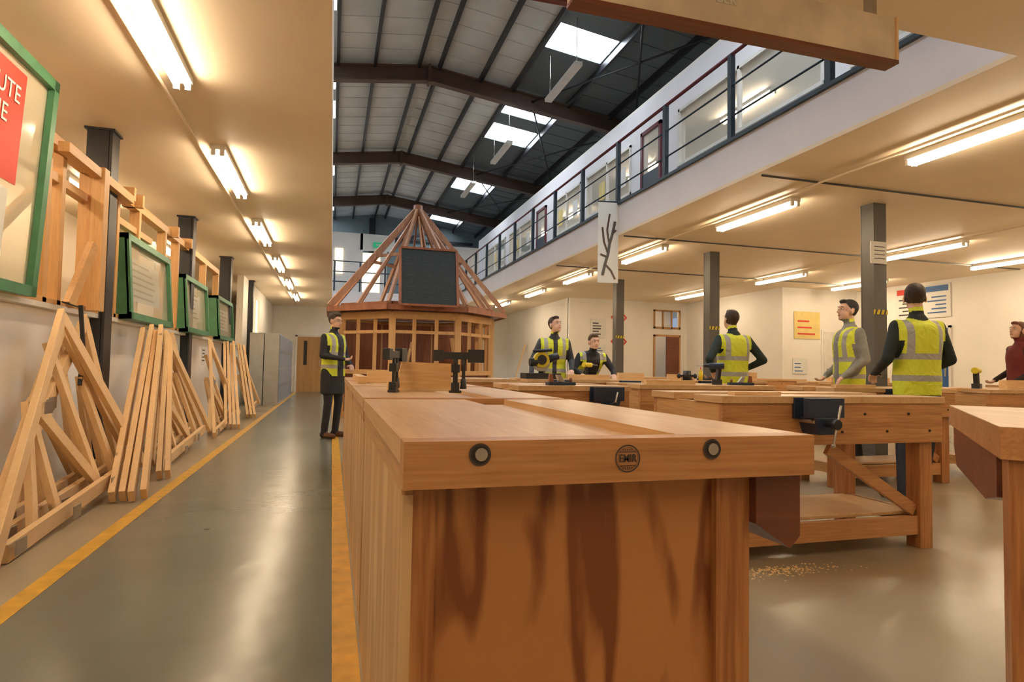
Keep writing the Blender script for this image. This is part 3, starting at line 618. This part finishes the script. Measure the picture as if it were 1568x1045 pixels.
# ------------------------------------------------------------ people
def segm(b,p,q,r1,r2,n=14):
    b.cyl(p,q,r1,r2,'x',n);b.ell(p,(r1,)*3,'x',seg=12,rings=8);b.ell(q,(r2,)*3,'x',seg=12,rings=8)
def vestmat(name,base,openw=0.,coat=(.02,.02,.02),z1=1.0,z2=1.18):
    m,nt,bs=newmat(name);tc=N(nt,'ShaderNodeTexCoord');sx=N(nt,'ShaderNodeSeparateXYZ');nt.links.new(tc.outputs['Object'],sx.inputs[0])
    def M_(op,a,b_=None):
        n=N(nt,'ShaderNodeMath',operation=op)
        for i,vv in enumerate((a,b_)):
            if vv is None: continue
            if isinstance(vv,(int,float)): n.inputs[i].default_value=vv
            else: nt.links.new(vv,n.inputs[i])
        return n.outputs[0]
    def band(src,c,w): return M_('LESS_THAN',M_('ABSOLUTE',M_('SUBTRACT',src,c)),w)
    ax=M_('ABSOLUTE',sx.outputs['X'])
    st=M_('MAXIMUM',band(sx.outputs['Z'],z1,.025),band(sx.outputs['Z'],z2,.025))
    up=M_('MULTIPLY',band(ax,.125,.025),M_('GREATER_THAN',sx.outputs['Z'],z2))
    st=M_('MAXIMUM',st,up)
    mx=N(nt,'ShaderNodeMix');mx.data_type='RGBA';mx.inputs[6].default_value=c4(base);mx.inputs[7].default_value=(.42,.42,.38,1);nt.links.new(st,mx.inputs[0])
    out=mx.outputs[2]
    if openw:
        fr=M_('MULTIPLY',M_('LESS_THAN',ax,openw),M_('GREATER_THAN',sx.outputs['Y'],0.0))
        m2=N(nt,'ShaderNodeMix');m2.data_type='RGBA';nt.links.new(fr,m2.inputs[0]);nt.links.new(out,m2.inputs[6]);m2.inputs[7].default_value=c4(coat);out=m2.outputs[2]
    nt.links.new(out,bs.inputs['Base Color']);bs.inputs['Roughness'].default_value=.6
    no=N(nt,'ShaderNodeTexNoise',Scale=9.,Detail=3.,Distortion=1.);nt.links.new(tc.outputs['Object'],no.inputs['Vector'])
    bp=N(nt,'ShaderNodeBump',Strength=.6,Distance=.04);nt.links.new(no.outputs['Fac'],bp.inputs['Height']);nt.links.new(bp.outputs[0],bs.inputs['Normal'])
    return m
SKIN=plain('skin',(.72,.45,.33),.5,var=.05)
LIP=plain('lips',(.45,.18,.14),.5);EYE=plain('eye_dark',(.03,.02,.02),.3);EYEW=plain('eye_white',(.7,.66,.6),.3)
def human(loc,face,H=1.75,J={},top=(.02,.02,.025),trou=(.02,.02,.025),hair=(.05,.025,.012),shoe=(.05,.025,.015),vest=None,openw=0.,turn=0.,nod=0.,coat=False,longhair=False,cuff=None,grip=.6,body=None):
    s=H/1.75
    j=dict(pel=(0,0,.95),wa=(0,0,1.08),ch=(0,0,1.28),nk=(0,-.01,1.46),hd=(0,.015,1.635),
      hipR=(.09,0,.92),hipL=(-.09,0,.92),knR=(.105,.02,.50),knL=(-.105,.02,.50),anR=(.11,-.03,.09),anL=(-.11,-.03,.09),toR=(.14,.16,.04),toL=(-.14,.16,.04),
      shR=(.172,-.01,1.395),shL=(-.172,-.01,1.395),elR=(.23,-.04,1.13),elL=(-.23,-.04,1.13),wrR=(.22,.08,.90),wrL=(-.22,.08,.90))
    j.update(J);j={k:V(v)*s for k,v in j.items()}
    b=MB();X=V((1,0,0))
    def ringpath(L):
        rings=[];n=24
        for i,(c,rx,ry) in enumerate(L):
            c=V(c);a=V(L[max(0,i-1)][0]);e=V(L[min(len(L)-1,i+1)][0]);d=(e-a).normalized();yv=d.cross(X).normalized();xv=yv.cross(d).normalized()
            if xv.x<0: xv=-xv
            rings.append([b.bm.verts.new(c+xv*rx*s*math.copysign(abs(math.cos(t))**.85,math.cos(t))+yv*ry*s*math.sin(t)) for t in [2*math.pi*k/n for k in range(n)]])
        for A,B in zip(rings,rings[1:]):
            for k in range(n): b.bm.faces.new([A[k],A[(k+1)%n],B[(k+1)%n],B[k]])
        b.bm.faces.new(rings[0][::-1]);b.bm.faces.new(rings[-1])
    vb=.016 if vest else 0
    sd=(j['nk']-j['ch']).normalized()*s
    L=[]
    if coat: L+=[(j['pel']+V((0,0,-.34))*s,.19,.13),(j['pel']+V((0,0,-.15))*s,.19,.14)]
    elif vest: L+=[(j['pel']+V((0,0,-.12))*s,.180,.128),(j['pel']+V((0,0,-.05))*s,.185,.130)]
    else: L+=[(j['pel']+V((0,0,-.10))*s,.13,.10),(j['pel']+V((0,0,-.05))*s,.165,.115)]
    L+=[(j['pel']+V((0,0,.02))*s,.172+vb,.12+vb),(j['wa'],.162+vb,.117+vb),(j['wa'].lerp(j['ch'],.55),.172+vb,.122+vb),(j['ch'],.184+vb,.127+vb),(j['ch'].lerp(j['nk'],.45),.190+vb,.116+vb),(j['ch'].lerp(j['nk'],.72),.165+vb,.095+vb),(j['ch'].lerp(j['nk'],.92),.095,.072),(j['nk']+sd*.03,.056,.056)]
    ringpath(L)
    hc=j['hd'];segm(b,j['nk'],j['nk'].lerp(hc,.6),.054*s,.052*s)
    HR=Matrix.Rotation(turn,3,'Z')@Matrix.Rotation(-nod,3,'X')
    def hp(x,y,z): return hc+HR@(V((x,y,z))*s)
    b.ell(hp(0,-.012,.022),(.073*s,.092*s,.094*s),'x',HR,20,14);b.ell(hp(0,.022,-.045),(.057*s,.066*s,.073*s),'x',HR,16,12)
    b.ell(hp(0,.058,-.092),(.028*s,.026*s,.022*s),'x',HR,12,8)
    b.ell(hp(0,.092,-.018),(.011*s,.018*s,.026*s),'x',HR,10,8);b.ell(hp(0,.104,-.032),(.014*s,.014*s,.011*s),'x',HR,10,8)
    for q in (-1,1): b.ell(hp(q*.077,-.008,-.012),(.011*s,.020*s,.032*s),'x',HR,10,8)
    b.ell(hp(0,.078,.030),(.05*s,.014*s,.012*s),'x',HR,10,8)
    b.ell(hp(0,-.020,.040),(.077*s,.092*s,.086*s),'x',HR,20,14);b.ell(hp(.01,.045,.090),(.052*s,.042*s,.025*s),'x',HR,14,10)
    if longhair: b.ell(hp(0,-.05,-.05),(.088*s,.07*s,.12*s),'x',HR,16,12)
    for q in 'RL':
        segm(b,j['hip'+q],j['kn'+q],.088*s,.060*s);segm(b,j['kn'+q],j['an'+q],.058*s,.048*s)
        a=j['an'+q];t=j['to'+q];d=(t-a);d.z=0;d.normalize();b.cyl(a,a-V((0,0,.05*s)),.046*s,.046*s,'x')
        heel=V((a.x,a.y,.045*s))-d*.03*s;segm(b,heel,V((t.x,t.y,.038*s)),.042*s,.036*s);b.box(heel+V((-.02,-.02,-.043*s)),heel+V((.02,.02,0)),'x')
        sh,el,wr=j['sh'+q],j['el'+q],j['wr'+q]
        segm(b,sh,el,.058*s,.046*s);segm(b,sh,j['ch'].lerp(j['nk'],.6),.058*s,.06*s);segm(b,el,wr,.046*s,.033*s)
        fd=(wr-el).normalized();side=V((-1 if q=='R' else 1,0,0));pn=fd.cross(side)
        if pn.length<.2: side=V((0,1,0));pn=fd.cross(side)
        pn.normalize();side=pn.cross(fd).normalized()
        HM=Matrix((side,fd,pn)).transposed()
        b.ell(wr+fd*.05*s,(.038*s,.052*s,.017*s),'x',HM,12,10);b.cyl(wr,wr+fd*.03*s,.027*s,.026*s,'x')
        for k,(off,ln_) in enumerate(((.028,.072),(.010,.080),(-.009,.075),(-.027,.058))):
            p0=wr+fd*.082*s+side*off*s;c_=grip
            d1=(fd*math.cos(c_*.6)+pn*math.sin(c_*.6));d2=(fd*math.cos(c_*1.5)+pn*math.sin(c_*1.5))
            p1=p0+d1*ln_*.5*s;p2=p1+d2*ln_*.5*s
            b.cyl(p0-fd*.02*s,p1,.0098*s,.0092*s,'x',8);b.ell(p1,(.0092*s,)*3,'x',seg=8,rings=6);b.cyl(p1,p2,.0092*s,.0082*s,'x',8);b.ell(p2,(.0082*s,)*3,'x',seg=8,rings=6)
        t0=wr+fd*.03*s+side*.028*s;t1=t0+(side*.7+fd*.7+pn*.25)*.035*s;t2=t1+(side*.25+fd*.85+pn*.4)*.03*s
        b.cyl(t0,t1,.013*s,.011*s,'x',8);b.ell(t1,(.011*s,)*3,'x',seg=8,rings=6);b.cyl(t1,t2,.011*s,.009*s,'x',8);b.ell(t2,(.009*s,)*3,'x',seg=8,rings=6)
    bmesh.ops.recalc_face_normals(b.bm,faces=b.bm.faces)
    me=bpy.data.meshes.new('p');b.bm.to_mesh(me);b.bm.free();o=bpy.data.objects.new('p',me);COL.objects.link(o)
    rm=o.modifiers.new('r','REMESH');rm.mode='VOXEL';rm.voxel_size=.0085
    bpy.context.view_layer.update()
    me2=bpy.data.meshes.new_from_object(o.evaluated_get(bpy.context.evaluated_depsgraph_get()));bpy.data.objects.remove(o)
    bm=bmesh.new();bm.from_mesh(me2)
    for _ in range(2): bmesh.ops.smooth_vert(bm,verts=bm.verts,factor=.5,use_axis_x=True,use_axis_y=True,use_axis_z=True)
    tv=[v for v in bm.verts if v.co.z>.6*s and v.co.z<j['nk'].z-.01 and abs(v.co.x)<.27*s and abs(v.co.y-j['ch'].y)<.22]
    for _ in range(5): bmesh.ops.smooth_vert(bm,verts=tv,factor=.5,use_axis_x=True,use_axis_y=True,use_axis_z=True)
    cm=lambda n,c:plain(n,c,.75,var=.2,scale=11,bump=.6)
    mats=[cm('jacket',top),cm('trousers',trou),SKIN,plain('hair',hair,.6,var=.4,scale=60,bump=.8),cm('shoes',shoe),vestmat('hi_vis_vest',vest,openw,top) if vest else cm('shirt',body or top),LIP,EYE,EYEW,cm('cuff',cuff or top)]
    bones=[('j',j['sh'+q],j['el'+q]) for q in 'RL']+[('f',j['el'+q],j['wr'+q]) for q in 'RL']+[('h',j['wr'+q],j['wr'+q]+(j['wr'+q]-j['el'+q]).normalized()*.2*s) for q in 'RL']
    bones+=[('t',j['hip'+q],j['kn'+q]) for q in 'RL']+[('t',j['kn'+q],j['an'+q]) for q in 'RL']+[('s',j['an'+q]-V((0,0,.03)),j['to'+q]) for q in 'RL']
    bones+=[('v',j['pel'],j['wa']),('v',j['wa'],j['ch']),('v',j['ch'],j['nk']-V((0,0,.05*s))),('n',j['nk']+V((0,0,.03*s)),hc-V((0,0,.08*s))),('d',hc,hc)]
    rad={'j':.055,'f':.04,'h':.02,'t':.07,'s':.04,'v':.15,'n':.05,'d':.10}
    HI=HR.inverted()
    def segd(p,a,c):
        ab=c-a;L2=ab.length_squared;t=0 if L2<1e-9 else max(0,min(1,(p-a).dot(ab)/L2));return (p-(a+ab*t)).length
    lean=j['nk'].z<1.35*s
    for fc in bm.faces:
        fc.smooth=True
        p=fc.calc_center_median();best=min(bones,key=lambda z:segd(p,z[1],z[2])-rad[z[0]]*s);k=best[0]
        if k=='d' or k=='n':
            l=HI@(p-hc)/s
            if l.z<-.145 or (k=='n' and (p-j['nk']).length<.065*s): i=0
            else:
                i=2
                hl=.066 if l.y>.05 else (.062-(.05-l.y)*1.3 if l.y>-.02 else -.045)
                if longhair and l.y<.02: hl=-.2
                if l.z>hl: i=3
                if abs(l.x)>.075 and abs(l.z+.012)<.036 and abs(l.y+.008)<.025: i=2
        elif k=='j': i=5 if (vest and abs(p.x)<.192*s and p.z>j['ch'].z) else 0
        elif k=='f': i=0
        elif k=='h': i=2 if (p-best[1]).dot(best[2]-best[1])>0.0 else 9
        elif k=='t':
            i=1
            if vest and not coat and p.z>.84*s and not lean: i=5
        elif k=='s': i=4
        else:
            i=5
            if not vest and p.z<.87*s: i=1
            if vest and not coat and p.z<.84*s: i=1
            if abs(p.x)>.205*s: i=0
            if vest and coat and p.z<.86*s: i=0
        if vest and i==5 and (p-j['nk']).length<.078*s: i=0
        fc.material_index=i
    def add_ell(c,r,mi):
        mt=Matrix.Translation(c)@HR.to_4x4()@Matrix.Diagonal((r[0]*s,r[1]*s,r[2]*s,1));res=bmesh.ops.create_uvsphere(bm,u_segments=10,v_segments=8,radius=1,matrix=mt)
        for v in res['verts']:
            for fc in v.link_faces: fc.material_index=mi;fc.smooth=True
    for q in (-1,1):
        add_ell(hp(q*.030,.077,.006),(.013,.009,.006),8);add_ell(hp(q*.030,.084,.006),(.0055,.004,.005),7);add_ell(hp(q*.031,.084,.027),(.016,.006,.0025),3)
    add_ell(hp(0,.083,-.062),(.022,.008,.006),6)
    mz=min(v.co.z for v in bm.verts);bmesh.ops.translate(bm,vec=V((0,0,-mz)),verts=bm.verts)
    me=bpy.data.meshes.new('person');bm.to_mesh(me);bm.free()
    for m_ in mats: me.materials.append(m_)
    o=bpy.data.objects.new('person',me);COL.objects.link(o);o.location=(loc[0],loc[1],0.0);fx,fy=face;o.rotation_euler=(0,0,math.atan2(-fx,fy));return o
YV=(.74,.82,.05)
human((0.02,9.1),(.75,-.66),1.77,dict(elR=(.24,.02,1.14),elL=(-.24,.02,1.14),wrR=(.10,.25,1.10),wrL=(-.08,.24,1.02)),vest=YV,openw=.06,coat=True,turn=.1,nod=.1,grip=1.0,shoe=(.12,.05,.02))
human((2.95,8.05),(-.15,-1),1.78,dict(ch=(0,.05,1.27),nk=(0,.10,1.43),hd=(0,.14,1.60),wa=(0,0,1.08),shR=(.172,.08,1.37),shL=(-.172,.08,1.37),elR=(.29,.10,1.13),elL=(-.25,.05,1.12),wrR=(.34,.28,.96),wrL=(-.20,.28,1.0)),vest=YV,openw=.03,top=(.04,.045,.06),turn=.5,nod=-.25,hair=(.04,.02,.012),grip=.9)
human((3.55,8.2),(-.1,-1),1.75,dict(pel=(0,-.1,.90),hipR=(.09,-.1,.88),hipL=(-.09,-.1,.88),wa=(0,-.05,1.0),ch=(0,.10,1.14),nk=(0,.20,1.26),hd=(0,.26,1.41),shR=(.172,.17,1.21),shL=(-.172,.17,1.21),elR=(.29,.25,1.02),elL=(-.29,.25,1.02),wrR=(.24,.42,.96),wrL=(-.24,.42,.96)),vest=YV,openw=.10,top=(.02,.02,.025),turn=.1,nod=.0,hair=(.09,.045,.02),grip=.5)
human((4.45,6.1),(.05,1),1.76,dict(elR=(.33,-.10,1.16),elL=(-.36,-.10,1.16),wrR=(.20,.08,1.05),wrL=(-.22,.06,1.04),hd=(0,.04,1.625)),vest=YV,top=(.015,.03,.025),trou=(.01,.03,.02),hair=(.045,.022,.012),nod=-.25,grip=.9)
human((5.42,5.40),(-.95,.3),1.84,dict(elR=(.22,-.05,1.12),elL=(-.22,-.05,1.12),wrR=(.19,.14,.96),wrL=(-.19,.14,.96)),vest=YV,top=(.25,.25,.23),trou=(.03,.03,.03),hair=(.02,.015,.012),turn=.1,openw=.05,nod=-.15,grip=.9)
human((4.72,4.0),(.25,1),1.80,dict(elR=(.27,-.02,1.13),elL=(-.27,-.04,1.13),wrR=(.22,.22,1.02),wrL=(-.2,.22,1.02),anL=(-.2,-.12,.09),toL=(-.25,.06,.04),anR=(.1,.1,.09),toR=(.12,.28,.04)),vest=YV,top=(.012,.02,.018),trou=(.015,.018,.03),hair=(.035,.018,.01),turn=-.5,nod=-.05,grip=.9,shoe=(.15,.06,.02))
human((8.28,5.6),(-.7,.3),1.72,dict(elR=(.23,-.04,1.12),elL=(-.23,-.04,1.12),wrR=(.18,.18,1.0),wrL=(-.18,.18,.98)),top=(.025,.018,.02),body=(.16,.02,.022),trou=(.02,.02,.03),hair=(.14,.045,.02),longhair=True,turn=.2,nod=-.2,grip=.9)
# ------------------------------------------------------------ world
w=bpy.data.worlds.new('world');S.world=w;w.use_nodes=True;w.node_tree.nodes['Background'].inputs[0].default_value=(.6,.75,1,1);w.node_tree.nodes['Background'].inputs[1].default_value=.5
